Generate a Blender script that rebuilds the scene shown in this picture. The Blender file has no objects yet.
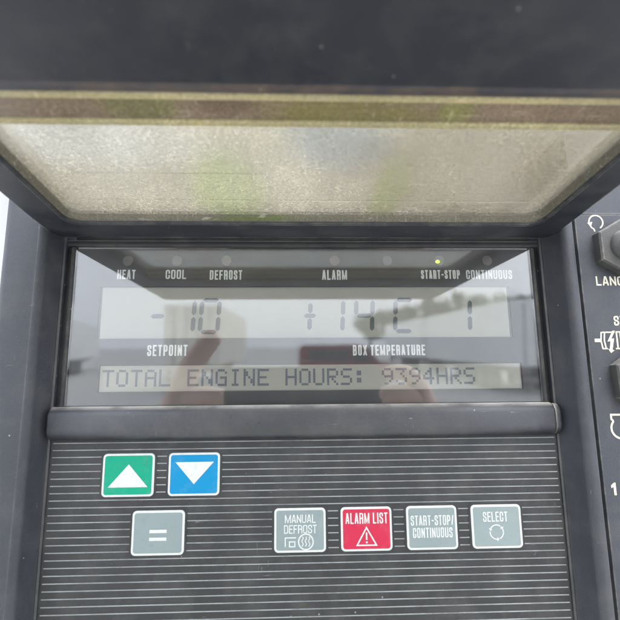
import bpy, bmesh, math, random
from mathutils import Matrix, Vector, noise
random.seed(7)
sc = bpy.context.scene
COL = sc.collection
MM = 0.001
R = math.radians

# ------------------------------------------------------------------ camera, sky, sun, exposure
TILT = R(6.4)                                   # the control box leans forward over the reader
BOX = Matrix.Translation((0, 0, 2.08)) @ Matrix.Rotation(TILT, 4, 'X')
CAM = (-8.44, 18.91, -257.2)                    # eye in box millimetres: right, up, into the box
right, up, fwd = (.99929, -.00960, -.03651), (.00285, .98356, -.18058), (.03765, .18034, .98288)
cam_d = bpy.data.cameras.new('camera')
cam = bpy.data.objects.new('camera', cam_d); COL.objects.link(cam)
m = Matrix.Identity(4)
for i in range(3):
    k = (0, 2, 1)[i]
    m[i][0] = right[k]; m[i][1] = up[k]; m[i][2] = -fwd[k]
m[0][3], m[1][3], m[2][3] = CAM[0]*MM, CAM[2]*MM, CAM[1]*MM
cam.matrix_world = BOX @ m
cam_d.sensor_width = 36; cam_d.lens = 36*500/620
cam_d.clip_start = 0.005; cam_d.clip_end = 1000
cam_d.dof.use_dof = True; cam_d.dof.focus_distance = 0.262; cam_d.dof.aperture_fstop = 9.5
sc.camera = cam

SUN_EL, SUN_AZ = R(52), R(155)                  # azimuth clockwise from +Y (behind the viewer, to the right of his back)
w = bpy.data.worlds.new('World'); sc.world = w; w.use_nodes = True
nt = w.node_tree; bg = nt.nodes['Background']
sky = nt.nodes.new('ShaderNodeTexSky'); sky.sky_type = 'NISHITA'; sky.sun_disc = False
sky.sun_elevation = SUN_EL; sky.sun_rotation = SUN_AZ
sky.air_density = 1.0; sky.dust_density = 6.0; sky.ozone_density = 1.0; sky.altitude = 50
hs = nt.nodes.new('ShaderNodeHueSaturation'); hs.inputs['Saturation'].default_value = 0.45
cl = nt.nodes.new('ShaderNodeMix'); cl.data_type = 'RGBA'; cl.inputs[0].default_value = .65   # even cloud cover over the clear sky
cl.inputs[7].default_value = (8.6, 9.3, 10.5, 1)
nt.links.new(sky.outputs[0], hs.inputs['Color']); nt.links.new(hs.outputs[0], cl.inputs[6]); nt.links.new(cl.outputs[2], bg.inputs['Color'])
bg.inputs['Strength'].default_value = 0.15
sd = bpy.data.lights.new('sun', 'SUN'); sd.energy = 0.5; sd.angle = R(20); sd.color = (1, .96, .9)
sun = bpy.data.objects.new('sun', sd); COL.objects.link(sun)
dvec = Vector((math.sin(SUN_AZ)*math.cos(SUN_EL), math.cos(SUN_AZ)*math.cos(SUN_EL), math.sin(SUN_EL)))
sun.rotation_euler = dvec.to_track_quat('Z', 'Y').to_euler()
vs = sc.view_settings
vs.view_transform = 'Standard'; vs.look = 'None'; vs.gamma = 1; vs.use_curve_mapping = False
vs.exposure = 2.25
sc.cycles.max_bounces = 10; sc.cycles.transparent_max_bounces = 24
sc.cycles.use_denoising = True

# ------------------------------------------------------------------ material helpers
class NT:
    def __init__(s, name):
        s.m = bpy.data.materials.new(name); s.m.use_nodes = True
        s.t = s.m.node_tree; s.t.nodes.clear()
        s.out = s.t.nodes.new('ShaderNodeOutputMaterial')
        s.tc = s.t.nodes.new('ShaderNodeTexCoord')
    def n(s, kind, **kw):
        nd = s.t.nodes.new(kind)
        for k, v in kw.items():
            if k.startswith('_'): setattr(nd, k[1:], v)
            else:
                key = int(k[1:]) if k[0] == 'i' and k[1:].isdigit() else k.replace('__', ' ')
                inp = nd.inputs[key]
                if hasattr(v, 'is_linked'): s.t.links.new(v, inp)
                else: inp.default_value = v
        return nd
    def mapped(s, scale, rot=(0, 0, 0)):
        return s.n('ShaderNodeMapping', i0=s.tc.outputs['Object'], Scale=scale, Rotation=rot).outputs[0]
    def noise(s, scale, detail=4, rough=.6, vec=None, dist=0):
        return s.n('ShaderNodeTexNoise', Vector=vec or s.tc.outputs['Object'], Scale=scale, Detail=detail, Roughness=rough, Distortion=dist).outputs[0]
    def ramp(s, fac, a, b, va=0.0, vb=1.0):
        return s.n('ShaderNodeMapRange', i0=fac, i1=a, i2=b, i3=va, i4=vb, _clamp=True).outputs[0]
    def mix(s, fac, a, b, mode='MIX'):
        nd = s.t.nodes.new('ShaderNodeMix'); nd.data_type = 'RGBA'; nd.blend_type = mode
        for i, v in ((0, fac), (6, a), (7, b)):
            if hasattr(v, 'is_linked'): s.t.links.new(v, nd.inputs[i])
            else: nd.inputs[i].default_value = v if i == 0 else (*v[:3], 1)
        return nd.outputs[2]
    def math(s, op, a, b=0.0):
        return s.n('ShaderNodeMath', _operation=op, i0=a, i1=b).outputs[0]
    def bump(s, h, strength, dist):
        return s.n('ShaderNodeBump', Height=h, Strength=strength, Distance=dist).outputs[0]
    def surf(s, sh): s.t.links.new(sh, s.out.inputs['Surface']); return s.m
    def pbsdf(s, col, rough, normal=None, **kw):
        nd = s.n('ShaderNodeBsdfPrincipled')
        for k, v in (('Base Color', col), ('Roughness', rough), ('Normal', normal), *kw.items()):
            if v is None: continue
            if hasattr(v, 'is_linked'): s.t.links.new(v, nd.inputs[k])
            elif k == 'Base Color': nd.inputs[k].default_value = (*v[:3], 1)
            else: nd.inputs[k].default_value = v
        return nd.outputs[0]

def plastic(name, col, rough=.45, grain=.25, dust=.35, scratch=.5, spec=.3, top=.5, wear=1.0, dustcol=(.08, .077, .072)):
    t = NT(name)
    g = t.noise(2600, 3, .6)
    big = t.noise(22, 5, .65)
    c = t.mix(t.ramp(big, .35, .7), tuple(x*.9 for x in col), tuple(x*1.3 for x in col))
    c = t.mix(t.ramp(t.noise(1500, 3, .7), .3, .7, 0, .55), c, tuple(x*2.0 for x in col))
    film = t.math('MULTIPLY', t.ramp(t.noise(55, 6, .7), .45, .78), dust)
    c = t.mix(film, c, dustcol)
    # dry specks and fine scratches, each with a shape of its own
    v = t.n('ShaderNodeTexVoronoi', Vector=t.tc.outputs['Object'], Scale=230, Randomness=1.0)
    pick = t.ramp(t.n('ShaderNodeSeparateColor', i0=v.outputs['Color']).outputs[0], .92, .93)
    speck = t.math('MULTIPLY', t.ramp(v.outputs['Distance'], .05, .11, 1, 0), pick)
    c = t.mix(t.math('MULTIPLY', speck, .45), c, (.33, .31, .28))
    s1 = t.noise(1, 2, .5, t.mapped((70, 70, 1000), (0, .75, 0)), 1.4)
    s2 = t.noise(1, 2, .5, t.mapped((1000, 80, 70), (0, -.6, 0)), 1.4)
    gate = t.ramp(t.noise(34, 3, .6), .53, .68)
    sc1 = t.math('MULTIPLY', t.math('MAXIMUM', t.ramp(s1, .735, .76), t.ramp(s2, .735, .76)), gate)
    c = t.mix(t.math('MULTIPLY', sc1, scratch), c, (.36, .34, .31))
    nz = t.n('ShaderNodeSeparateXYZ', i0=t.n('ShaderNodeNewGeometry').outputs['Normal']).outputs[2]
    dust_highlight = t.math('MULTIPLY', t.ramp(nz, .45, .9), t.ramp(t.noise(70, 5, .7), .3, .6, top*.3, top))
    c = t.mix(dust_highlight, c, (.24, .23, .215))                      # pale dust on up-facing faces, doubling as a painted top-edge highlight
    if wear:
        bn = t.n('ShaderNodeBevel', _samples=4, Radius=.0014).outputs[0]
        dp = t.n('ShaderNodeVectorMath', _operation='DOT_PRODUCT', i0=bn, i1=t.n('ShaderNodeNewGeometry').outputs['Normal']).outputs['Value']
        rub = t.math('MULTIPLY', t.ramp(dp, .985, .90), t.ramp(t.noise(48, 6, .75), .44, .58, .08, wear))
        c = t.mix(rub, c, (.21, .195, .17))                      # edges rubbed pale
    r = t.math('ADD', t.ramp(big, .3, .7, rough-.06, rough+.1), t.math('MULTIPLY', film, .5))
    return t.surf(t.pbsdf(c, r, t.bump(g, grain*1.6, .0004), **{'Specular IOR Level': spec}))

def simple(name, col, rough=.5, var=.12, scale=60, bump=0, bscale=1500, **kw):
    t = NT(name)
    c = t.mix(t.ramp(t.noise(scale, 5, .65), .3, .7), tuple(x*(1-var) for x in col), tuple(min(1, x*(1+var)) for x in col))
    nrm = t.bump(t.noise(bscale, 3), bump, .0003) if bump else None
    return t.surf(t.pbsdf(c, rough, nrm, **kw))

M = {}
M['frame'] = plastic('dark_plastic', (.0128, .0138, .0175), .42, .3, .26, .7, wear=.22)
M['lidplastic'] = plastic('lid_plastic', (.0055, .0062, .0092), .5, .3, .22, .4)
M['bar'] = plastic('bar_plastic', (.0105, .0110, .0135), .30, .22, .3, .8, .45, 1.0)
M['header'] = plastic('header_plastic', (.004, .0044, .006), .5, .25, .15, .3, wear=.3)
M['plate'] = plastic('switch_plate_plastic', (.0132, .0148, .0198), .45, .35, .3, .9, wear=.5)
M['pad'] = plastic('keypad_film', (.0085, .0085, .0095), .45, .12, .30, .5, wear=0)
M['rubber'] = plastic('grey_rubber', (.028, .028, .027), .6, .35, .4, .3)
M['grimy'] = plastic('grimy_lid_plastic', (.019, .017, .02), .5, .3, 1.0, .6, dustcol=(.085, .06, .042))
t = NT('rib_ink')
M['rib'] = t.surf(t.pbsdf(t.mix(t.math('MULTIPLY', t.ramp(t.n('ShaderNodeTexNoise', Vector=t.n('ShaderNodeNewGeometry').outputs['Position'], Scale=38, Detail=7, Roughness=.75).outputs[0], .42, .66), .75), (.150, .162, .166), (.035, .036, .036)), .55))
t = NT('white_ink')
M['white_ink'] = t.surf(t.pbsdf(t.mix(t.ramp(t.noise(420, 6, .8), .48, .75, 0, .45), (.56, .575, .56), (.24, .235, .21)), .5))
t = NT('button_white')
M['button_white'] = t.surf(t.pbsdf(t.mix(t.ramp(t.noise(380, 6, .8), .46, .75, 0, .5), (.335, .35, .34), (.19, .195, .175)), .5, None, **{'Specular IOR Level': .2}))
M['cream_ink'] = simple('cream_ink', (.37, .345, .27), .55, .18, 500)
def film(name, col):
    t = NT(name)
    c = t.mix(t.ramp(t.noise(120, 5, .7), .5, .8, 0, .10), col, (.3, .3, .28))
    c = t.mix(t.math('MULTIPLY', t.ramp(t.noise(260, 6, .8), .55, .75), .4), c, tuple(x*.45+.01 for x in col))
    c = t.mix(t.ramp(t.noise(30, 5, .7), .5, .75, 0, .3), c, tuple(x*.6+.012 for x in col))
    return t.surf(t.pbsdf(c, t.ramp(t.noise(70, 5, .7), .35, .7, .34, .55), t.bump(t.noise(900, 3), .10, .0003), **{'Specular IOR Level': .15}))
M['green'] = film('green_film', (.001, .165, .098)); M['blue'] = film('blue_film', (.0003, .122, .25))
M['red'] = film('red_film', (.27, .012, .034)); M['grey'] = film('grey_film', (.125, .152, .155))
M['fascia'] = simple('display_print', (.012, .012, .015), .55, .2, 50)
M['edge'] = simple('display_module_edge', (.10, .10, .10), .6)
M['lcd'] = simple('display_reflector', (.29, .285, .248), .6, .05, 25, .1, 4000)
M['ink'] = simple('display_crystal', (.016, .02, .034), .5, .15, 200)
M['dots'] = simple('display_dots', (.07, .08, .105), .5, .2, 200)
M['led'] = simple('lamp_lens', (.085, .082, .078), .35, .1, 400)
M['ledred'] = simple('lamp_lens_red', (.10, .078, .072), .35, .1, 400)
t = NT('lit_green'); M['lit'] = t.surf(t.n('ShaderNodeEmission', Color=(.45, 1, .02, 1), Strength=.55).outputs[0])

def glass_mat(name, smear):
    t = NT(name)
    fr = t.n('ShaderNodeFresnel', IOR=1.52).outputs[0]
    dust = t.math('ADD', t.math('MULTIPLY', t.ramp(t.noise(45, 6, .7), .45, .8), smear), smear*.5)
    fleck = t.math('MULTIPLY', t.ramp(t.noise(1100, 2, .5), .70, .76), .35)
    tr = t.n('ShaderNodeBsdfTransparent', Color=(.98, .985, .98, 1)).outputs[0]
    df = t.n('ShaderNodeBsdfDiffuse', Color=(.6, .6, .57, 1)).outputs[0]
    gl = t.n('ShaderNodeBsdfGlossy', Color=(1, 1, 1, 1), Roughness=.012).outputs[0]
    a = t.n('ShaderNodeMixShader', i0=t.math('ADD', dust, t.math('MULTIPLY', fleck, dust)), i1=tr, i2=df).outputs[0]
    return t.surf(t.n('ShaderNodeMixShader', i0=fr, i1=a, i2=gl).outputs[0])
M['glass'] = glass_mat('display_glass', .022)

def dusty(name, tint, dustcol, clear, reflection_tints, edge_x=None, scale=1.0):
    """old clear plastic: dust film that lets light through, reflections painted in as soft tints, scratches"""
    t = NT(name)
    xyz = t.n('ShaderNodeSeparateXYZ', i0=t.tc.outputs['Object'])
    fine = t.noise(900*scale, 5, .75)
    lump = t.noise(16, 5, .6)
    col = t.mix(t.ramp(fine, .34, .66), tuple(x*.60 for x in dustcol), tuple(min(1, x*1.25) for x in dustcol))
    col = t.mix(t.ramp(lump, .38, .66, 0, .5), col, tuple(x*.6 for x in dustcol))
    for (cx, cy, rx, ry, cc, amt) in reflection_tints:  # soft ellipses tint the dust colour to paint in reflections
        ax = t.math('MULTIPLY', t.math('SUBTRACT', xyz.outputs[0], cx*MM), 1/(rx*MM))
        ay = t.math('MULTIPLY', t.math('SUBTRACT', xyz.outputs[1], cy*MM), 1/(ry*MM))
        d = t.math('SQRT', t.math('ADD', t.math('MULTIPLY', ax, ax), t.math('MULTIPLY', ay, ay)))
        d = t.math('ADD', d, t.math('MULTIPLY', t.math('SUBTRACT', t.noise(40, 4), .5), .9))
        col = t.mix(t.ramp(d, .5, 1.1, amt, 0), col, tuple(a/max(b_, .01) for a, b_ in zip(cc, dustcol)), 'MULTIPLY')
    s1 = t.noise(1, 2, .5, t.mapped((120, 1400, 120), (0, 0, .5)), .8)
    s2 = t.noise(1, 2, .5, t.mapped((1300, 150, 150), (0, 0, -.3)), .8)
    scr = t.math('MAXIMUM', t.ramp(s1, .665, .72), t.ramp(s2, .665, .72))
    col = t.mix(t.math('MULTIPLY', scr, .32), col, (.85, .82, .74))
    run = t.noise(1, 4, .6, t.mapped((85, 7, 7)), .5)
    col = t.mix(t.ramp(run, .42, .68, 0, .38), col, tuple(x*.55 for x in dustcol))
    cover = t.ramp(fine, .3, .7, 1-clear*1.4, 1-clear*.6)
    if edge_x:
        ex = t.ramp(t.math('ABSOLUTE', xyz.outputs[0]), edge_x*MM, (edge_x+.8)*MM)
        col = t.mix(t.math('MULTIPLY', ex, .7), col, tuple(x*.72 for x in dustcol))
    nrm = t.bump(fine, .25, .0003)
    tl = t.n('ShaderNodeBsdfTranslucent', Color=col, Normal=nrm).outputs[0]
    df = t.n('ShaderNodeBsdfDiffuse', Color=col, Normal=nrm).outputs[0]
    body = t.n('ShaderNodeMixShader', i0=.35, i1=tl, i2=df).outputs[0]
    tr = t.n('ShaderNodeBsdfTransparent', Color=(*tint, 1)).outputs[0]
    a = t.n('ShaderNodeMixShader', i0=cover, i1=tr, i2=body).outputs[0]
    gl = t.n('ShaderNodeBsdfGlossy', Color=(1, 1, 1, 1), Roughness=.12, Normal=nrm).outputs[0]
    fr = t.n('ShaderNodeFresnel', IOR=1.45).outputs[0]
    return t.surf(t.n('ShaderNodeMixShader', i0=t.math('MULTIPLY', fr, .4), i1=a, i2=gl).outputs[0])
GR, GY = (.36, .40, .12), (.43, .45, .22)  # greens of the reflections painted into pane and bead
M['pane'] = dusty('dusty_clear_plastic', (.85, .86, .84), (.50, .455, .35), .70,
                  [(72, -62, 78, 60, (.28, .235, .165), .95), (-36, -44, 18, 36, GY, .75), (37, -46, 10, 38, GR, .62), (-80, -84, 44, 24, (.56, .54, .49), .7), (10, -84, 24, 26, (.30, .33, .35), .6)], edge_x=105)  # green, pale, bluish tints paint in reflected and passing light; brown darkens right
M['bead'] = dusty('pale_clear_edge', (.8, .78, .6), (.50, .45, .30), .2, [(-20, -20, 18, 20, GR, .5), (20, -20, 14, 20, GR, .3)])
M['gasket'] = dusty('grimy_window_seal', (.5, .48, .4), (.27, .25, .195), .04, [(-25, -19, 22, 12, (.20, .25, .08), .7)])  # green reflection painted into the seal colour
M['band'] = dusty('smoked_band', (.35, .28, .22), (.27, .225, .175), .2,
                  [(12, -104, 34, 9, (.26, .25, .10), .7), (-58, -107, 15, 11, (.20, .22, .10), .6), (47, -106, 7, 8, (.25, .27, .11), .6), (-30, -108, 12, 6, (.16, .12, .09), .6)])  # greenish patches paint in the reflections on the band
M['paint'] = simple('white_paint', (.55, .55, .54), .35, .04, 3)
M['seam'] = simple('seam_sealant', (.45, .45, .44), .6)

# ------------------------------------------------------------------ mesh helpers (box millimetres: x right, y into the box, z up)
class MB:
    def __init__(s): s.v, s.f, s.mi, s.sm = [], [], [], []
    def add(s, vs, fs, mi=0, smooth=False):
        b = len(s.v); s.v += [tuple(p) for p in vs]
        for f in fs: s.f.append(tuple(b+i for i in f)); s.mi.append(mi); s.sm.append(smooth)
        return s
    def loops(s, L, mi=0, smooth=False, cap0=False, cap1=False, closed=True):
        n = len(L[0]); vs = [p for l in L for p in l]; fs = []
        for a in range(len(L)-1):
            for i in range(n if closed else n-1):
                j = (i+1) % n
                fs.append((a*n+i, a*n+j, (a+1)*n+j, (a+1)*n+i))
        if cap0: fs.append(tuple(range(n))[::-1])
        if cap1: fs.append(tuple((len(L)-1)*n+i for i in range(n)))
        return s.add(vs, fs, mi, smooth)
    def box(s, x0, x1, y0, y1, z0, z1, mi=0):
        p = [(x, y, z) for x in (x0, x1) for y in (y0, y1) for z in (z0, z1)]
        return s.add(p, [(0, 1, 3, 2), (4, 6, 7, 5), (0, 4, 5, 1), (2, 3, 7, 6), (0, 2, 6, 4), (1, 5, 7, 3)], mi)
    def flat(s, pts, y, th=.12, mi=0):
        """a printed or moulded patch: outline in x,z with a real thickness"""
        return s.loops([[(x, y, z) for x, z in pts], [(x, y-th, z) for x, z in pts]], mi, False, True, True)
    def stroke(s, pts, wd, y, th=.12, closed=False, mi=0):
        n = len(pts); A, B = [], []
        for i in range(n):
            p = Vector(pts[i])
            a = Vector(pts[(i-1) % n]) if (closed or i) else p
            b = Vector(pts[(i+1) % n]) if (closed or i < n-1) else p
            d1 = (p-a).normalized() if (p-a).length > 1e-6 else (b-p).normalized()
            d2 = (b-p).normalized() if (b-p).length > 1e-6 else d1
            nn = Vector((-(d1+d2).y, (d1+d2).x))
            nn = nn.normalized() if nn.length > 1e-4 else Vector((-d1.y, d1.x))
            k = wd/2/max(.45, nn.dot(Vector((-d1.y, d1.x))))
            A.append(p+nn*k); B.append(p-nn*k)
        rng = range(n if closed else n-1)
        for i in rng:
            j = (i+1) % n
            s.flat([A[i], A[j], B[j], B[i]], y, th, mi)
        return s
    def build(s, name, mats, parent=None, world=False):
        me = bpy.data.meshes.new(name)
        k = 1 if world else MM
        me.from_pydata([(x*k, y*k, z*k) for x, y, z in s.v], [], s.f)
        for mt in (mats if isinstance(mats, (list, tuple)) else [mats]): me.materials.append(M[mt] if isinstance(mt, str) else mt)
        me.polygons.foreach_set('material_index', s.mi); me.polygons.foreach_set('use_smooth', s.sm)
        bm = bmesh.new(); bm.from_mesh(me); bmesh.ops.recalc_face_normals(bm, faces=bm.faces); bm.to_mesh(me); bm.free()
        o = bpy.data.objects.new(name, me); COL.objects.link(o); o.parent = parent
        return o
def tag(o, label=None, cat=None, group=None, kind=None):
    for k, v in (('label', label), ('category', cat), ('group', group), ('kind', kind)):
        if v: o[k] = v
    return o
def empty(name, label, cat, mat=None, group=None):
    o = bpy.data.objects.new(name, None); COL.objects.link(o); o.empty_display_size = .05
    if mat is not None: o.matrix_world = mat
    return tag(o, label, cat, group)
def dup(o, parent):
    c = o.copy(); COL.objects.link(c); c.parent = parent
    for ch in list(o.children): dup(ch, c)
    return c
def deep(x, z, y):
    """a point measured on the panel face, moved to depth y along the line of sight from the reading position"""
    k = (257.2+y)/257.2
    return (CAM[0]+(x-CAM[0])*k, CAM[1]+(z-CAM[1])*k)
def rrect(x0, x1, z0, z1, r, n=5):
    pts = []
    for cx, cz, a0 in ((x1-r, z1-r, 0), (x0+r, z1-r, 90), (x0+r, z0+r, 180), (x1-r, z0+r, 270)):
        for i in range(n+1):
            a = R(a0+90*i/n); pts.append((cx+r*math.cos(a), cz+r*math.sin(a)))
    return pts
def circle(cx, cz, r, n=24, a0=0, a1=360):
    full = abs(a1-a0) >= 360
    return [(cx+r*math.cos(R(a0+(a1-a0)*i/(n if full else n-1))), cz+r*math.sin(R(a0+(a1-a0)*i/(n if full else n-1)))) for i in range(n)]
# condensed block capitals drawn as strokes: centre lines in a unit cell; a bent path keeps rounded corners
GL = {'A': (.95, [[(0, -.08), (.40, 1), (.60, 1), (1, -.08)], [(.2, .27), (.8, .27)]]), 'B': (.95, [[(0, .5), (.6, .5), 'r', (1, .5), (1, 0), (0, 0), (0, 1), (.95, 1), (.95, .52), (.6, .5)]]),
 'C': (.9, ['r', [(1, .68), (1, 1), (0, 1), (0, 0), (1, 0), (1, .34)]]), 'D': (.95, [[(0, 1), (0, 0)], 'r', [(0, 1), (1, 1), (1, 0), (0, 0)]]),
 'E': (.8, [[(1, 1), (0, 1), (0, 0), (1, 0)], [(0, .52), (.85, .52)]]), 'F': (.78, [[(1, 1), (0, 1), (0, 0)], [(0, .52), (.85, .52)]]),
 'G': (.95, ['r', [(1, .7), (1, 1), (0, 1), (0, 0), (1, 0), (1, .46)], [(.6, .46), (1, .46)]]), 'H': (.95, [[(0, 0), (0, 1)], [(1, 0), (1, 1)], [(0, .52), (1, .52)]]),
 'I': (0, [[(0, 0), (0, 1)]]), 'L': (.78, [[(0, 1), (0, 0), (1, 0)]]), 'M': (1.45, [[(0, 0), (0, 1)], [(1, 0), (1, 1)], [(.02, 1), (.5, .05), (.98, 1)]]),
 'N': (1.0, [[(0, 0), (0, 1)], [(1, 0), (1, 1)], [(.02, .98), (.98, .02)]]), 'O': (.92, ['r', [(.5, 1), (0, 1), (0, 0), (1, 0), (1, 1), (.5, 1)]]),
 'P': (.9, [[(0, 0), (0, 1)], 'r', [(0, 1), (1, 1), (1, .44), (0, .44)]]), 'R': (.95, [[(0, 0), (0, 1)], 'r', [(0, 1), (1, 1), (1, .5), (0, .5)], 'r', [(.5, .5), (1, .5), (1, 0)]]),
 'S': (.88, ['r', [(1, .74), (1, 1), (0, 1), (0, .56), (1, .46), (1, 0), (0, 0), (0, .26)]]), 'T': (.85, [[(0, 1), (1, 1)], [(.5, .9), (.5, 0)]]),
 'U': (.95, ['r', [(0, 1), (0, 0), (1, 0), (1, 1)]]), 'X': (.95, [[(0, 0), (1, 1)], [(0, 1), (1, 0)]]), '-': (.4, [[(0, .46), (1, .46)]]), '/': (.5, [[(0, 0), (1, 1)]])}
GL['B'] = (.95, [[(0, 0), (0, 1)], 'r', [(0, 1), (.95, 1), (.95, .53), (0, .53)], 'r', [(0, .53), (1, .53), (1, 0), (0, 0)]])
def lettering(s, x0, x1, z0, z1, y, mat, parent, weight=.18, name='lettering'):
    b = MB(); lines = s.split('\n'); H = (z1-z0)/(len(lines)+.22*(len(lines)-1)); t = weight*H
    for li, line in enumerate(lines):
        zt = z1-li*H*1.22; zb = zt-H
        gap = t*.8; units = sum(GL[c][0] if c != ' ' else .9 for c in line); fixed = sum(t+gap if c != ' ' else 0 for c in line)-gap
        k = (x1-x0-fixed)/units
        wfull = x1-x0
        if len(lines) > 1:                                  # lines of one legend share the letter width of the longest
            k = min((x1-x0-(sum(t+gap if c != ' ' else 0 for c in l)-gap))/sum(GL[c][0] if c != ' ' else .9 for c in l) for l in lines)
            wfull = k*units+fixed
        x = (x0+x1-wfull)/2; dy = 0
        for c in line:
            if c == ' ': x += .9*k; continue
            wd, strokes = GL[c]; rnd = False
            for st in strokes:
                if st == 'r': rnd = True; continue
                pts = [Vector((x+t/2+p[0]*wd*k, zb+t/2+p[1]*(H-t))) for p in st]
                if rnd:
                    out = [pts[0]]
                    for a, p, q in zip(pts, pts[1:], pts[2:]):
                        r = min(.22*H, (a-p).length*.5, (q-p).length*.5); p0 = p+(a-p).normalized()*r; p2 = p+(q-p).normalized()*r
                        for i in range(5): f = i/4; out.append(p0*(1-f)**2+p*2*f*(1-f)+p2*f*f)
                    out.append(pts[-1]); pts = [p for i, p in enumerate(out) if i == 0 or (p-out[i-1]).length > 1e-5]
                if c != 'O':
                    pts[0] = pts[0]+(pts[0]-pts[1]).normalized()*t/2; pts[-1] = pts[-1]+(pts[-1]-pts[-2]).normalized()*t/2
                if c in 'AMNX/':
                    for p in (pts[0], pts[-1]): p.y = min(max(p.y, zb+.02*H), zt-.02*H)
                b.stroke(pts, t, y-dy, .02); dy = (dy+.004) % .02; rnd = False
            x += wd*k+t+gap
    return b.build(name, mat, parent)
def arc(c, r, a0, a1, n=6): return [(c[0]+r*math.cos(R(a0+(a1-a0)*i/n)), c[1]+r*math.sin(R(a0+(a1-a0)*i/n))) for i in range(n+1)]

# ------------------------------------------------------------------ the setting
def housing():
    b = MB(); b.box(-1.25, 1.25, .135, .20, .9, 4.0)
    o = tag(b.build('trailer_front_wall', 'paint', world=True), kind='structure')
    for x in (-.62, .62):
        s = MB(); s.box(x-.008, x+.008, .131, .135, .9, 4.0); s.build('seam', 'seam', o, world=True)
housing()
t = NT('yard_concrete')
gc = t.mix(t.ramp(t.noise(.6, 8, .7), .35, .65), (.36, .355, .345), (.46, .455, .44))
M['yard'] = t.surf(t.pbsdf(gc, .85))
g = MB(); g.add([(-400, -400, 0), (400, -400, 0), (400, 400, 0), (-400, 400, 0)], [(0, 1, 2, 3)])
tag(g.build('ground', 'yard', world=True), kind='structure')

# ------------------------------------------------------------------ the control box
box = empty('control_box', 'dark grey control box with lit display, keypad and raised lid', 'control panel', BOX)

def post(side):
    b = MB()
    if side < 0:
        prof = [(-153.0, 130), (-153.0, -8)] + arc((-148, -8.2), 5, 180, 262) + [(-141, -13.3), (-134.8, -13)] + arc((-134.6, -9.2), 4, 272, 350) + [(-127.4, -.6), (-127.2, -1.2), (-126.2, -1.0), (-126.0, 12), (-130, 130)]
    else:
        prof = [(126.6, 130), (126.0, 12), (126.2, -1.0), (127.2, -1.2), (127.4, -.6)] + arc((136.2, -9.2), 4, 190, 268) + [(138.0, -13), (139.0, -12.4), (139.2, -9), (140.3, -9), (140.6, 12), (140.6, 130)]
    L = []
    for z in (-116, -60, 0, 60, 115, 128):
        L.append([(x, y, z) for x, y in prof])
    b.loops(L, 0, False, True, True)
    o = b.build('post', 'frame', box)
    for p in o.data.polygons: p.use_smooth = True
    md = o.modifiers.new('edge', 'EDGE_SPLIT'); md.split_angle = R(32)
    return o
post(-1); post(1)

# the bar between display and keypad
def bar():
    prof = [(6, 17.6), (1.6, 17.6)] + arc((-2.2, 12.8), 4.8, 84, 178, 8) + arc((-1.6, 6.6), 5.4, 182, 262, 6) + [(3.0, .8), (6, .8)]
    b = MB(); xs = (-126.2, -125.2, -60, 0, 60, 122.6, 123.6)
    L = []
    for i, x in enumerate(xs):
        k = .93 if i in (0, len(xs)-1) else 1
        L.append([(x, 6+(y-6)*k, 8.7+(z-8.7)*k) for y, z in prof])
    b.loops(L, 0, True, True, True)
    o = b.build('divider_bar', 'bar', box); o.modifiers.new('edge', 'EDGE_SPLIT').split_angle = R(50)
    b = MB(); L = []
    for x, k in ((123.7, .80), (124.1, .90), (126.4, .90), (127.4, .82)):
        L.append([(x, 6+(y-6)*k, 8.7+(z-8.7)*k*1.04) for y, z in prof])
    b.loops(L, 0, True, True, True)
    o = b.build('divider_bar_end', 'bar', box); o.modifiers.new('edge', 'EDGE_SPLIT').split_angle = R(50)
bar()

# header under the lid hinge, side gaskets beside the display
b = MB(); b.loops([[(x, y, z) for y, z in [(14, 100.4), (1.6, 100.4), (.6, 101), (.2, 102), (.2, 103.6), (.8, 104.2), (14, 104.2)]] for x in (-126.4, 126.4)], 0, False, True, True)
b.build('header', 'header', box)
b = MB(); b.box(-152, 142, 14, 130, 100.6, 128); b.build('box_top', 'header', box)
b = MB(); b.box(-150, 205, 20, 120, 128.4, 520); b.box(-330, -150.2, 21, 29, 152, 520); b.build('upper_housing', 'frame', box)
for s in (-1, 1):
    b = MB(); prof = [(121.9, 12), (121.9, 1.4), (122.6, .6), (123.6, .6), (124.2, 1.6), (124.4, 2.4), (126.4, 2.4), (126.4, 12)]
    b.loops([[(s*x, y, z) for x, y in prof] for z in (17.9, 100.3)], 0, False, True, True)
    b.build('display_gasket', 'header', box)

# ---- display: printed fascia with two openings, crystals, lamps, lettering, glass
YF = 3.2
lx0, lz0 = deep(-106.1, 51.5, 4.6); lx1, lz1 = deep(106.6, 78.2, 4.6)
mx0, mz0 = deep(-104.7, 24.7, 4.6); mx1, mz1 = deep(110.6, 37.6, 4.6)
def fascia():
    b = MB(); X0, X1, Z0, Z1 = -121.8, 121.8, 17.0, 100.3
    ox0, ox1, oz0, oz1 = lx0-1.0, lx1+1.0, lz0-.3, lz1+.3
    px0, px1, pz0, pz1 = mx0-.3, mx1+.3, mz0-.3, mz1+.3
    for a in ((X0, X1, oz1, Z1), (X0, ox0, oz0, oz1), (ox1, X1, oz0, oz1), (X0, X1, pz1, oz0), (X0, px0, pz0, pz1), (px1, X1, pz0, pz1), (X0, X1, Z0, pz0)):
        b.box(a[0], a[1], YF, YF+1.2, a[2], a[3])
    return b.build('display', 'fascia', box)
disp = fascia()
b = MB(); b.box(-121.8, 121.8, 1.2, 2.6, 17.9, 100.3); b.build('glass', 'glass', disp)
def lcd(x0, x1, z0, z1):
    b = MB(); b.box(x0-1.6, x1+1.6, 4.75, 6, z0-.8, z1+.8, 0); b.box(x0, x1, 4.6, 4.74, z0, z1, 1)
    return b.build('lcd_screen', ['edge', 'lcd'], disp)
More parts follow.
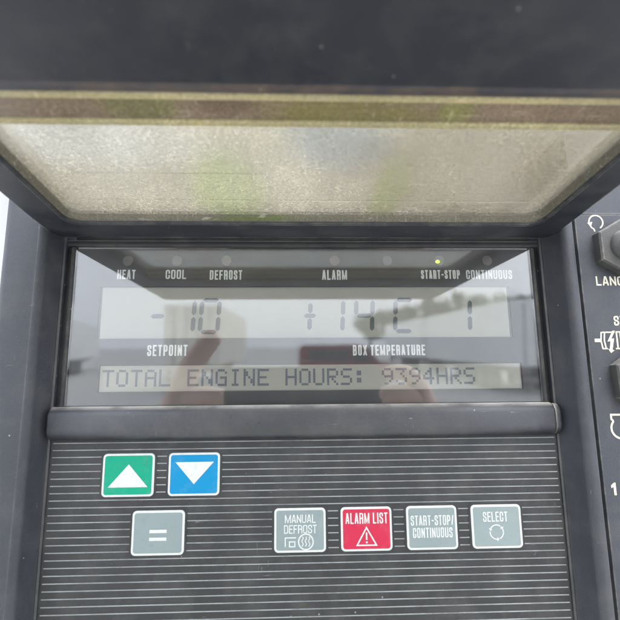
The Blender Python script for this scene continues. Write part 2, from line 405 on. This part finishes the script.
lcd(lx0, lx1, lz0, lz1); lcd(mx0, mx1, mz0, mz1)

YS = 4.45
def segs(name, cx, wid, on, z0=53.6, z1=72.5, sl=.055, st=2.25):
    """seven segment figure: a top, b/c right, d bottom, e/f left, g middle, v short plus upright"""
    b = MB(); zm = (z0+z1)/2; h = st/2; gap = .3
    def P(x, z): return deep(cx+x+(z-zm)*sl, z, YS)
    def hor(x0, x1, z): return [(x0, z), (x0+h, z+h), (x1-h, z+h), (x1, z), (x1-h, z-h), (x0+h, z-h)]
    def ver(x, a, c): return [(x, a), (x+h, a+h), (x+h, c-h), (x, c), (x-h, c-h), (x-h, a+h)]
    W = wid/2
    S = {'a': hor(-W+gap, W-gap, z1-h), 'd': hor(-W+gap, W-gap, z0+h), 'g': hor(-W+gap, W-gap, zm),
         'b': ver(W, zm+gap, z1-h-gap), 'c': ver(W, z0+h+gap, zm-gap), 'f': ver(-W, zm+gap, z1-h-gap), 'e': ver(-W, z0+h+gap, zm-gap),
         'v': ver(0, zm+1.1, z1-2.6), 'u': ver(0, z0+1.9, zm-1.1)}
    for k in on: b.flat([P(*q) for q in S[k]], YS+.1, .1)
    return b.build(name, 'ink', disp)
segs('digit', -77.4, 7.6, 'g'); segs('digit', -63.6, 9.4, 'bc'); segs('digit', -50.6, 9.0, 'abcdef')
segs('digit', 1.4, 7.0, 'gvu'); segs('digit', 13.6, 10.0, 'bc'); segs('digit', 29.8, 8.6, 'bcfg')
segs('digit', 50.8, 9.0, 'adef'); segs('digit', 81.5, 9.0, 'bc')

FONT = {'T': '11111 00100 00100 00100 00100 00100 00100', 'O': '01110 10001 10001 10001 10001 10001 01110', 'A': '01110 10001 10001 11111 10001 10001 10001',
 'L': '10000 10000 10000 10000 10000 10000 11111', 'E': '11111 10000 10000 11110 10000 10000 11111', 'N': '10001 11001 11001 10101 10011 10011 10001',
 'G': '01110 10001 10000 10111 10001 10001 01111', 'I': '01110 00100 00100 00100 00100 00100 01110', 'H': '10001 10001 10001 11111 10001 10001 10001',
 'U': '10001 10001 10001 10001 10001 10001 01110', 'R': '11110 10001 10001 11110 10100 10010 10001', 'S': '01111 10000 10000 01110 00001 00001 11110',
 ':': '00000 01100 01100 00000 01100 01100 00000', '9': '01110 10001 10001 01111 00001 00010 01100', '3': '11111 00010 00100 00010 00001 10001 01110', '4': '00010 00110 01010 10010 11111 00010 00010'}
cache = {}
pitch = 7.085
for i, ch in enumerate('TOTAL ENGINE HOURS: 9394HRS'):
    if ch == ' ': continue
    if ch not in cache:
        b = MB(); d = pitch/6.0; dz = 8.7/7
        for r_, row in enumerate(FONT[ch].split()):
            for c_, v in enumerate(row):
                if v == '1': b.flat([(c_*d+.03, -r_*dz), (c_*d+d*.97, -r_*dz), (c_*d+d*.97, -(r_+.95)*dz), (c_*d+.03, -(r_+.95)*dz)], 0, .08)
        o = b.build('character', 'dots', disp); cache[ch] = o.data
    else:
        o = bpy.data.objects.new('character', cache[ch]); COL.objects.link(o); o.parent = disp
    x, z = deep(-103.6+i*pitch, 35.6, YS); o.location = (x*MM, (YS+.1)*MM, z*MM)

for k, (x, z) in enumerate([(-94.1, 92.7), (-68.6, 92.7), (-42.6, 92.9), (14.8, 92.9), (43.0, 92.9), (71.2, 93.0), (97.4, 93.0)]):
    x, z = deep(x, z, 3); b = MB()
    b.loops([[(px, 3.2, pz) for px, pz in circle(x, z, 2.75, 28)], [(px, 2.95, pz) for px, pz in circle(x, z, 2.7, 28)], [(px, 2.85, pz) for px, pz in circle(x, z, 2.2, 28)]], 0, False, False, True)
    o = b.build('indicator_lamp', 'ledred' if k in (2, 3) else 'led', disp)
    if k == 5:
        b = MB(); b.flat([(x-.9+(p*1.25), z-.75+q) for p, q in circle(0, 0, .95, 16)], 2.8, .05); b.build('lit_spot', 'lit', disp)
YT = 3.05
for s, x0, x1, z0, z1 in [('HEAT', -99.2, -89.8, 82.8, 87.8), ('COOL', -74.2, -63.5, 82.8, 87.8), ('DEFROST', -51.2, -34.2, 82.4, 87.6), ('ALARM', 8, 21.3, 82.3, 87.7),
                          ('START-STOP', 61.0, 82.0, 82.8, 87.7), ('CONTINUOUS', 85.4, 110.4, 82.7, 87.7), ('SETPOINT', -81.8, -61.5, 42.5, 48.2), ('BOX TEMPERATURE', 23.4, 61.1, 42.1, 47.6)]:
    ax, az = deep(x0, z0, YT); bx_, bz = deep(x1, z1, YT)
    lettering(s, ax, bx_, az, bz, YT, 'white_ink', disp, .15)

# ---- keypad
b = MB(); b.box(-127, 127, 0, 6, -116, 1.5); pad = b.build('keypad', 'pad', box)
b = MB(); b.loops([[(x, .02, -.26), (x, -.16, -.2), (x, -.16, .2), (x, .02, .26)] for x in (-125, 125)], 0, False, True, True)
rib0 = b.build('rib', 'rib', pad)
for i in range(34):
    o = rib0 if i == 0 else rib0.copy()
    if i: COL.objects.link(o); o.parent = pad
    o.location = (0, 0, -(i*3.354+.05)*MM)

def button(x0, z1, wd, ht, face, label):
    b = MB(); x1, z0 = x0+wd, z1-ht
    def ring(ins, r): return rrect(x0+ins, x1-ins, z0+ins, z1-ins, r)
    lo = lambda ins, r, y: [(x, y, z) for x, z in ring(ins, r)]
    b.loops([lo(-1.1, 2.9, -.19), lo(-1.0, 2.8, -.24), lo(-.05, 2.1, -.24)], 2)
    b.loops([lo(0, 2.0, -.1), lo(0, 2.0, -.62), lo(.25, 1.9, -.82), lo(1.0, 1.2, -.84)], 0, False)
    b.loops([lo(1.0, 1.2, -.84), lo(1.3, 1.0, -.86)], 1, False, False, True)
    o = b.build('button', ['button_white', face, 'pad'], box); o['label'] = label
    return o
YB = -.87
BW, BH = 24.9, 20.2
def sym(b, name, par, mat='button_white'): return b.build(name, mat, par)
bt = button(-100.2, -5.2, BW, BH, 'green', 'green button with white up arrow')
sym(MB().flat([(-97.2, -21.0), (-78.2, -21.0), (-87.7, -10.3)], YB, .05), 'symbol', bt)
bt = button(-68.5, -5.2, BW, BH, 'blue', 'blue button with white down arrow')
sym(MB().flat([(-65.2, -9.6), (-56.0, -20.0), (-46.5, -9.6)], YB, .05), 'symbol', bt)
bt = button(-84.7, -31.9, BW, BH, 'grey', 'grey button with two white bars')
for z in (-40.6, -44.1): sym(MB().flat([(-76.3, z), (-68.2, z), (-68.2, z-1.45), (-76.3, z-1.45)], YB, .05), 'symbol', bt)
bt = button(-16.9, -31.9, BW, BH, 'grey', 'grey manual defrost button')
lettering('MANUAL\nDEFROST', -12.2, 3.6, -43.5, -34.9, YB-.03, 'button_white', bt, .12)
b = MB(); b.stroke([(-11.6, -49.4), (-11.6, -45.4), (-6.4, -45.4)], .5, YB, .05); b.stroke([(-9.6, -47.2), (-7.0, -47.2), (-7.0, -49.4), (-9.6, -49.4)], .5, YB, .05, True)
b.stroke(circle(-1.7, -47.3, 3.5, 28), .6, YB, .05, True)
for dx in (-1.6, 0, 1.6): b.stroke([(-1.7+dx+.35*math.sin(q*1.3), -45+-.55*q) for q in range(9)], .42, YB, .05)
sym(b, 'symbol', bt)
bt = button(15.3, -31.9, BW, BH, 'red', 'red alarm list button')
lettering('ALARM LIST', 17.6, 38.2, -39.6, -34.6, YB-.03, 'button_white', bt, .12)
b = MB(); b.stroke([(23.0, -49.4), (32.4, -49.4), (27.7, -41.4)], .65, YB, .05, True); b.stroke([(27.7, -43.6), (27.7, -47.0)], .7, YB, .05); b.flat(circle(27.7, -48.1, .45, 10), YB, .05)
sym(b, 'symbol', bt)
bt = button(47.4, -31.9, BW, BH, 'grey', 'grey start-stop and continuous button')
lettering('START-STOP/\nCONTINUOUS', 49.5, 70.6, -46.6, -36.3, YB-.03, 'button_white', bt, .12)
bt = button(79.4, -31.9, BW, BH, 'grey', 'grey select button')
lettering('SELECT', 85.3, 97.5, -39.8, -35.2, YB-.03, 'button_white', bt, .12)
b = MB()
for k in range(3):
    a = 90+k*120; b.stroke(circle(91.6, -44.6, 3.3, 10, a-35, a+62), .5, YB, .05)
    e = circle(91.6, -44.6, 3.3, 2, a+62, a+80); p = Vector(e[0]); q = Vector(e[1]); nrm = (p-Vector((91.6, -44.6))).normalized()
    b.flat([p+nrm*.95, q, p-nrm*.95], YB, .05)
sym(b, 'symbol', bt)

# ---- switch plate with hex booted switches, at the right
YP = -7.4
b = MB()
b.loops([[(143.0, 40, z), (143.0, -6.2, z), (143.7, YP, z), (216, YP, z), (216, 40, z)] for z in (-116, 116.6)], 0, False, True, True)
b.loops([[(143.0, 40, z), (143.0, -5.4, z), (143.7, -6.6, z), (216, -6.6, z), (216, 40, z)] for z in (117.2, 165)], 0, False, True, True)
plate = b.build('switch_plate', 'plate', box)
def switch(cx, cz, s, rot, label):
    cx, cz = deep(cx, cz, YP); b = MB()
    hexa = lambda k, y: [(cx+s*k*math.cos(R(30+60*i+rot)), y, cz+s*k*math.sin(R(30+60*i+rot))) for i in range(6)]
    b.loops([hexa(1, YP), hexa(1, YP-5.2), hexa(.95, YP-6.2), hexa(.62, YP-6.4)], 0, False, False, True)
    o = b.build('switch', 'rubber', box); o['label'] = label
    b = MB(); L = []
    for r_, y in ((8.4, -6.3), (8.4, -7.2), (7.8, -8.6), (6.2, -10.0), (4.6, -10.8), (4.2, -16), (3.9, -21), (3.0, -22.6), (1.2, -23.3)):
        L.append([(px, YP+y, pz) for px, pz in circle(cx, cz, r_, 28)])
    b.loops(L, 0, True, False, True); b.build('boot', 'rubber', o)
switch(170.8, 99.6, 15.2, 0, 'grey hexagonal booted switch above the lettering')
switch(173.2, 28.4, 16.4, 3, 'grey hexagonal booted switch below the motor symbol')
def pl(pts): return [deep(x, z, YP) for x, z in pts]
def pletter(s, x0, x1, z0, z1):
    a, c = deep(x0, z0, YP), deep(x1, z1, YP); lettering(s, a[0], c[0], a[1], c[1], YP-.08, 'cream_ink', plate, .16)
pletter('LANGUAGE', 156.2, 187.0, 79.0, 84.2); pletter('ST', 163.4, 169.6, 57.2, 62.4)
b = MB(); b.flat(pl([(151.8, -23.9), (153.4, -22.6), (154.2, -22.6), (154.2, -28.6), (153.0, -28.6), (153.0, -24.6), (151.8, -25.2)]), YP, .1); b.build('numeral', 'cream_ink', plate)
b = MB(); b.stroke(pl(circle(160.0, 115.0, 3.9, 22, -60, 190)), .75, YP, .1); b.stroke(pl([(156.4, 113.4), (157.2, 111.8), (158.3, 111.2), (158.9, 109.6)]), .7, YP, .1)
b.flat(pl([(155.0, 114.6), (158.0, 115.2), (156.9, 112.4)]), YP, .1); b.build('symbol', 'cream_ink', plate)
b = MB(); b.flat(pl([(151.8, 50.2), (155.0, 50.2), (155.0, 48.4), (151.8, 48.4)]), YP, .1)
b.stroke(pl([(156.2, 53.6), (163.0, 53.6)]), .7, YP, .1)
for x in (155.4, 157.2): b.stroke(pl([(x+.4, 53.8), (x-.2, 49.3), (x+.4, 44.8)]), .75, YP, .1)
b.flat(pl([(162.0, 54.4), (158.6, 48.6), (160.3, 48.9), (159.4, 44.6), (158.5, 44.9), (159.9, 42.6), (161.9, 44.0), (160.9, 44.3), (162.4, 50.4), (160.9, 50.1), (163.3, 54.4)]), YP, .1)
for x in (164.0, 166.0, 168.4): b.stroke(pl([(x, 53.8), (x, 44.8)]), .8, YP, .1)
b.stroke(pl([(155.6, 44.9), (158.4, 44.9)]), .7, YP, .1); b.stroke(pl([(162.8, 44.9), (170.5, 44.9)]), .7, YP, .1); b.stroke(pl([(163.6, 53.8), (170.5, 53.8)]), .7, YP, .1)
b.build('symbol', 'cream_ink', plate)
b = MB(); b.stroke(pl([(166.5, 10.8), (155.9, 10.8), (155.9, 8.6), (156.6, 7.9)] + circle(160.4, 3.9, 5.0, 14, 138, 262) + [(170, -1.1)]), .95, YP, .1); b.build('symbol', 'cream_ink', plate)

# ------------------------------------------------------------------ lid: hinged at the top of the display, standing out towards the reader
HZ, LA = 104.5, math.atan(.06)
def LP(x, u, v): return (x, -u*math.cos(LA)+v*math.sin(LA)*-1, HZ+u*math.sin(LA)+v*math.cos(LA))
def loop(x0, x1, u0, u1, r, v, n=5): return [LP(x, u, v) for x, u in rrect(x0, x1, u0, u1, r, n)]
U0, U1 = 20.5, 97.0
def lid():
    b = MB(); X = 132.6
    op = lambda ins, v: loop(-116.6-ins, 116.6+ins, U0-ins, 121, 7, v)
    ou = lambda ins, v: loop(-X+ins, X-ins, 1.5+ins, 222-ins, 6-ins*.5, v)
    b.loops([op(0, 12), ou(1.5, 13.5), ou(0, 12), ou(0, 1.2), ou(1.2, 0), op(1.5, 0), op(.6, .5), op(0, 1.4), op(0, 12)], 0)
    # closed tray floor over the keypad end of the lid
    b.box(0, 0, 0, 0, 0, 0) if False else None
    L = [[LP(x, u, v) for u, v in [(126.5, 3.0), (133, 3.6), (200, 3.6), (214, 3.6), (214, 8), (126.5, 8)]] for x in (-117.4, 117.4)]
    b.loops(L, 0, False, True, True)
    for u in (146, 168, 190):
        b.loops([[LP(x, uu, vv) for uu, vv in [(u-1.6, 3.7), (u-1.0, 1.6), (u+1.0, 1.6), (u+1.6, 3.7)]] for x in (-112, 112)], 0, False, True, True)
    o = b.build('lid', 'lidplastic', box)
    o['label'] = 'raised dark lid with dusty clear window'
    return o
ld = lid()
b = MB(); b.loops([[LP(x, u, v) for u, v in [(117.0, 8), (117.0, 1.6), (118.2, .2), (121, -.25), (124.5, .2), (126.4, 3.0), (126.4, 8)]] for x in (-116.4, 116.4)], 0, False, True, True)
b.build('cross_bar', 'grimy', ld)
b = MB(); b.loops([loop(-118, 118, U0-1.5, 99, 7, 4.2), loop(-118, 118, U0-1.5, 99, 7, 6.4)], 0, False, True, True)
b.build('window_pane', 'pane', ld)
# grimy seal running round the window on three sides
b = MB(); path = [(-115.4, 98)] + [(x, u) for x, u in [(-115.4, U0+9)] + [(-108.4+7*math.cos(R(a)), U0+8.2+7*math.sin(R(a))) for a in range(190, 271, 16)] + [(108.4+7*math.cos(R(a)), U0+8.2+7*math.sin(R(a))) for a in range(270, 351, 16)] + [(115.4, U0+9)]] + [(115.4, 98)]
L = []
for i, (x, u) in enumerate(path):
    a = Vector(path[max(0, i-1)]); c = Vector(path[min(len(path)-1, i+1)]); d = (c-a).normalized(); nx, nu = -d.y, d.x
    L.append([LP(x+nx*q, u+nu*q, v) for q, v in ((-1.2, 1.3), (-.5, 1.1), (.1, 1.7), (.45, 2.9), (.5, 4.1), (-1.2, 4.1))])
b.loops(L, 0, True, True, True); o = b.build('window_seal', 'gasket', ld); o.modifiers.new('e', 'EDGE_SPLIT').split_angle = R(60)
def strip(name, u0, u1, v0, v1, mat, round_=.5):
    b = MB(); b.loops([[LP(x, u, v) for u, v in [(u0, v1), (u0, v0+round_), (u0+round_, v0), (u1-round_, v0), (u1, v0+round_), (u1, v1)]] for x in (-116.5, 116.5)], 0, False, True, True)
    return b.build(name, mat, ld)
strip('window_edge_bead', U1, 99.9, 2.6, 4.1, 'bead')
strip('smoked_strip', 100.0, 111.9, 3.4, 5.2, 'band', .2)
strip('window_edge_bead', 112.0, 116.8, 2.0, 5.2, 'bead')
# moulded ledges in the pane
for u, x0, x1 in ((38, -104, 104), (62, -98, -20)):
    b = MB(); b.loops([[LP(x, u+du, v) for du, v in ((-.35, 4.19), (-.2, 4.0), (.2, 4.0), (.35, 4.19))] for x in (x0, x1)], 0, False, True, True); b.build('moulded_ledge', 'pane', ld)
# hinge rail
b = MB(); L = []
for x in (-122, -121, 121, 122):
    k = .7 if abs(x) > 121.5 else 1
    L.append([(x, 2.4+1.7*k*math.cos(R(a)), 105.4+1.3*k*math.sin(R(a))) for a in range(0, 360, 30)])
b.loops(L, 0, True, True, True); b.build('hinge_rail', 'header', ld)

# ------------------------------------------------------------------ the yard behind the reader, seen mirrored in the display glass
M['cream_paint'] = simple('cream_paint', (.80, .77, .68), .4, .05, 2)
M['red_paint'] = simple('red_paint', (.17, .03, .036), .3, .1, 3)
M['trailer_white'] = simple('trailer_white', (.82, .83, .83), .4, .04, 2); M['tyre'] = simple('tyre_rubber', (.02, .02, .02), .8); M['steel'] = simple('painted_steel', (.12, .12, .13), .5)
M['rim'] = simple('wheel_metal', (.4, .4, .42), .35, Metallic=.8); M['pane_dark'] = simple('tinted_pane', (.02, .025, .03), .08)
M['bark'] = simple('bark', (.06, .045, .03), .9, .3, 8); M['leaf'] = simple('leaf', (.10, .135, .075), .6, .3, 1.5)
M['skin'] = simple('skin', (.80, .54, .44), .5, .1, 30); M['hivis'] = simple('hivis_cloth', (.50, .62, .03), .75, .1, 20)
M['cloth'] = simple('dark_cloth', (.03, .035, .05), .85, .2, 20); M['hair'] = simple('hair', (.03, .02, .015), .6)
M['phone'] = simple('phone_shell', (.03, .03, .035), .3); M['lens'] = simple('phone_lens', (.01, .01, .012), .05)

def wheel(par, x, y, z, r, wd):
    b = MB(); L = [[(x+o, y+rr*math.cos(R(a)), z+rr*math.sin(R(a))) for a in range(0, 360, 20)] for o, rr in ((-wd/2, r*.6), (-wd/2, r*.95), (-wd*.3, r), (wd*.3, r), (wd/2, r*.95), (wd/2, r*.6))]
    b.loops(L, 0, True, True, True); o = b.build('wheel', 'tyre', par, world=True)
    b = MB(); s = 1 if x > 0 else -1
    b.loops([[(x+s*k, y+rr*math.cos(R(a)), z+rr*math.sin(R(a))) for a in range(0, 360, 20)] for k, rr in ((wd*.5, r*.58), (wd*.42, r*.5), (wd*.3, r*.3), (wd*.52, r*.22))], 0, False, False, True)
    b.build('rim', 'rim', o, world=True)
def trailer(label, mat, paint, group='box trailers parked in the yard'):
    e = empty('box_trailer', label, 'trailer', mat, group)
    b = MB(); b.box(-1.27, 1.27, 0, 13.4, 1.15, 4.0); o = b.build('body', paint, e, world=True)
    md = o.modifiers.new('b', 'BEVEL'); md.width = .04; md.segments = 2
    for s in (-1, 1):
        b = MB(); b.box(.03 if s > 0 else -1.2, 1.2 if s > 0 else -.03, -.05, -.003, 1.25, 3.9); d = b.build('door', paint, e, world=True)
        b = MB()
        for x in (.25, .8): b.box(s*x-.02, s*x+.02, -.1, -.052, 1.3, 3.85)
        b.build('locking_bar', 'rim', d, world=True)
        b = MB(); b.box(s*1.0-.12, s*1.0+.12, -.1, .0, .85, 1.0); b.build('tail_lamp', 'red_paint', e, world=True)
    b = MB()
    for x in (-.5, .5): b.box(x-.08, x+.08, .3, 12.8, .85, 1.145)
    b.box(-1.2, 1.2, .02, .2, .5, .68); b.box(-.5, .5, 9.8, 10.0, .1, .85); b.build('chassis', 'steel', e, world=True)
    for y in (2.6, 3.9, 5.2):
        for x in (-1.05, 1.05): wheel(e, x, y, .5, .5, .36)
    return e
def place(x, y, rz): return Matrix.Translation((x, y, 0)) @ Matrix.Rotation(R(rz), 4, 'Z')
trailer('cream box trailer with its rear doors facing the control box', place(-4.55, -22.8, 180), 'cream_paint')
trailer('nearer white box trailer parked along the right side of the yard', place(10.6, -20.5, 180), 'trailer_white')
trailer('farther white box trailer parked behind another white one', place(10.6, -35.5, 180), 'trailer_white')
trailer('white box trailer alone at the left of the yard', place(-16.5, -34.0, 168), 'trailer_white')

def van():
    e = empty('van', 'red delivery van standing side-on across the yard', 'van', place(2.7, -24.6, 0))
    side = [(-2.3, .35), (2.25, .35), (2.35, .8), (2.3, 1.15), (1.5, 1.3), (.85, 2.05), (.5, 2.14), (-2.2, 2.12), (-2.35, 1.9)]
    b = MB(); b.loops([[(x*(.97 if k else 1), y, z) for x, z in side] for y, k in ((-.95, 1), (-.9, 0), (.9, 0), (.95, 1))], 0, False, True, True); b.build('body', 'red_paint', e, world=True)
    for y in (-.957, .957):
        b = MB(); b.add([(x, y, z) for x, z in ((.25, 1.3), (1.25, 1.3), (.8, 1.9), (.25, 1.9))], [(0, 1, 2, 3)]); b.build('window', 'pane_dark', e, world=True)
        b = MB(); b.add([(x, y, z) for x, z in ((-1.9, 1.35), (.1, 1.35), (.1, 1.9), (-1.9, 1.9))], [(0, 1, 2, 3)]); b.build('window', 'pane_dark', e, world=True)
        for x in (-1.45, 1.45):
            b = MB(); b.loops([[(x+.34*math.cos(R(a)), y*1.0+o, .34+.34*math.sin(R(a))) for a in range(0, 360, 20)] for o in (-.1, .1)], 0, False, True, True); b.build('wheel', 'tyre', e, world=True)
    b = MB(); b.add([(1.55, -.8, 1.3), (1.55, .8, 1.3), (.95, .75, 2.0), (.95, -.75, 2.0)], [(0, 1, 2, 3)])
    b.build('windscreen', 'pane_dark', e, world=True)
van()

def tree(x, y, h, wd, seed, label):
    rnd = random.Random(seed); e = empty('tree', label, 'tree', place(x, y, rnd.uniform(0, 360)), 'trees along the edge of the yard')
    b = MB()
    def limb(p, q, r0, r1):
        d = (q-p).normalized(); a = d.orthogonal().normalized(); c = d.cross(a)
        b.loops([[p.lerp(q, t)+(a*math.cos(R(g))+c*math.sin(R(g)))*(r0+(r1-r0)*t) for g in range(0, 360, 60)] for t in (0, .5, 1)], 0, True, True, True)
    limb(Vector((0, 0, 0)), Vector((0, 0, h*.75)), .24, .06)
    tips = []
    for i in range(9):
        z = h*rnd.uniform(.3, .65); a = rnd.uniform(0, 6.28); q = Vector((math.cos(a)*wd*.4, math.sin(a)*wd*.4, z+h*rnd.uniform(.1, .25)))
        limb(Vector((0, 0, z)), q, .08, .02); tips.append(q)
    b.build('trunk', 'bark', e, world=True)
    b = MB(); tips += [Vector((rnd.gauss(0, wd*.22), rnd.gauss(0, wd*.22), h*rnd.uniform(.4, .92))) for _ in range(14)]
    for c in tips:
        for _ in range(90):
            p = c+Vector((rnd.gauss(0, wd*.11), rnd.gauss(0, wd*.11), rnd.gauss(0, h*.055)))
            s = rnd.uniform(.12, .3); u = Vector((rnd.uniform(-1, 1), rnd.uniform(-1, 1), rnd.uniform(-1, 1))).normalized(); v = u.orthogonal().normalized()
            b.add([p-u*s, p+v*s*.5, p+u*s, p-v*s*.5], [(0, 1, 2, 3)])
    b.build('crown', 'leaf', e, world=True)
for i, (az, d, h) in enumerate([(9, 70, 6.6), (11.5, 66, 7.4), (14, 62, 7.0), (16.5, 60, 7.6), (19, 58, 8.0), (21.5, 57, 7.4), (24, 56, 8.2), (27, 58, 8)]):
    tree(d*math.sin(R(az)), -d*math.cos(R(az)), h, 3.4+.3*(i % 3), i,
         ['leftmost low tree of the row on the right side of the yard', 'second tree of the row beside the white trailers', 'third tree of the row beside the white trailers', 'fourth tree of the row beside the white trailers',
          'fifth tree of the row beside the white trailers', 'sixth tree of the row beside the white trailers', 'tallest tree of the row beside the white trailers', 'last tree at the right end of the row',][i])

# the reader, holding a phone up to the display with both hands
def W3(x, y, z): return BOX @ Vector((x*MM, y*MM, z*MM))
def person():
    V, E, RD = [], [], []
    def vert(p, r): V.append(p); RD.append(r); return len(V)-1
    def chain(start, pts):
        last = start
        for p, r in pts:
            k = vert(p, r)
            if last is not None: E.append((last, k))
            last = k
        return last
    hx = .02
    pelvis = vert(Vector((hx, -.74, .90)), .15)
    chest = chain(pelvis, [(Vector((hx, -.75, 1.08)), .14), (Vector((hx, -.75, 1.25)), .155)])
    neckb = chain(chest, [(Vector((hx, -.745, 1.39)), .075)])
    chain(neckb, [(Vector((hx, -.73, 1.46)), .052), (Vector((hx, -.715, 1.52)), .075), (Vector((hx, -.715, 1.60)), .09), (Vector((hx, -.725, 1.67)), .068)])
    for s in (-1, 1):
        chain(pelvis, [(Vector((hx+s*.1, -.74, .82)), .095), (Vector((hx+s*.115, -.73, .46)), .06), (Vector((hx+s*.12, -.75, .12)), .042), (Vector((hx+s*.125, -.70, .05)), .04), (Vector((hx+s*.135, -.57, .035)), .032)])
        ex = -8 if s < 0 else 12
        wr = W3(s*128+ex, -300, -52)
        k = chain(chest, [(Vector((hx+s*.19, -.745, 1.34)), .062), (Vector((hx+s*.29, -.60, 1.42)), .05), (Vector((hx+s*.27, -.45, 1.64)), .042), (wr, .027), (W3(s*122+ex, -284, -18), .033), (W3(s*116+ex, -272, 12), .033)])
        f = lambda *q: [(W3(s*a+ex, c, d), r) for a, c, d, r in q]
        if s < 0: chain(k, f((114, -262, 36, .0145), (99, -250, 60, .013), (83, -244, 80, .0122), (74, -242, 89, .011)))
        else: chain(k, f((112, -262, 38, .0105), (100, -254, 48, .0095), (84, -254, 49, .0085), (74, -255, 46, .0075)))
        chain(k, f((108, -262, 22, .0105), (96, -252, 28, .0095), (78, -252, 27, .009), (68, -254, 25, .0075)))
        chain(k, f((108, -262, 4, .0105), (97, -252, 6, .0095), (80, -252, 5, .009), (71, -254, 4, .0075)))
        chain(k, f((110, -264, -12, .009), (99, -254, -14, .0085), (85, -253, -15, .0075), (78, -254, -15, .0065)))
        chain(k, f((106, -284, 20, .011), (92, -288, 24, .010), (76, -286, 24, .0085), (68, -284, 24, .0075)))
    me = bpy.data.meshes.new('person'); me.from_pydata(V, E, []); o = bpy.data.objects.new('person', me); COL.objects.link(o)
    md = o.modifiers.new('skin', 'SKIN'); md.use_smooth_shade = True
    lay = me.skin_vertices[0].data if me.skin_vertices else None
    if lay is None:
        bm = bmesh.new(); bm.from_mesh(me); bm.verts.layers.skin.verify(); bm.to_mesh(me); bm.free(); lay = me.skin_vertices[0].data
    for i, r in enumerate(RD): lay[i].radius = (r, r)
    lay[pelvis].use_root = True
    sb = o.modifiers.new('sub', 'SUBSURF'); sb.levels = sb.render_levels = 1
    dg = bpy.context.evaluated_depsgraph_get(); nm = bpy.data.meshes.new_from_object(o.evaluated_get(dg))
    o.modifiers.clear(); o.data = nm; bpy.data.meshes.remove(me); nm.name = 'person'
    nm.materials.clear()
    for k in ('skin', 'hivis', 'cloth', 'hair'): nm.materials.append(M[k])
    hand = (W3(-130, -300, -45)+W3(130, -300, -45))/2
    for p in nm.polygons:
        c = p.center; p.use_smooth = True
        near_hand = c.y > hand.y-.03
        if c.z < .91 and not near_hand: p.material_index = 2
        elif near_hand: p.material_index = 0
        elif c.z < 1.42 or abs(c.x-hx) > .13: p.material_index = 1
        elif c.z > 1.63 or (c.z > 1.52 and c.y < -.75): p.material_index = 3
        else: p.material_index = 0
    tag(o, 'person in a yellow-green jacket holding up a phone in both hands', 'person')
    # face
    for s in (-1, 1):
        b = MB()
        cx, cy, cz = hx+s*.032, -.632, 1.595
        b.loops([[(cx+.013*math.sin(R(a))*math.cos(R(g)), cy+.010*math.cos(R(a)), cz+.009*math.sin(R(a))*math.sin(R(g))) for g in range(0, 360, 45)] for a in (5, 45, 90, 135, 175)], 0, True, True, True)
        b.build('eye', 'lens', o, world=True)
    b = MB(); b.loops([[(hx+x*k, -.632+y*k, 1.56+z) for x, y in ((-.016, 0), (0, .028), (.016, 0), (0, -.02))] for z, k in ((-.012, 1), (.012, .8), (.04, .3))], 0, True, True, True); b.build('nose', 'skin', o, world=True)
    b = MB(); b.box(hx-.024, hx+.024, -.642, -.628, 1.52, 1.527); b.build('mouth', 'red_paint', o, world=True)
person()
ph = empty('phone', 'black phone held up in front of the display', 'phone', BOX)
b = MB(); L = [[(x, y, z) for x, z in rrect(-78+i, 86-i, -19+i, 55-i, 9-i)] for y, i in ((-263.5, 1), (-264.5, 0), (-270.5, 0), (-271.5, 1))]
b.loops(L, 0, False, True, True); b.build('shell', 'phone', ph)
for x, z in ((-8.4, 40), (14, 40)):
    b = MB(); b.loops([[(px, y, pz) for px, pz in circle(x, z, r, 24)] for r, y in ((8, -263.6), (8, -262.2), (6.5, -262.0))], 0, False, True, True); b.build('lens', 'lens', ph)
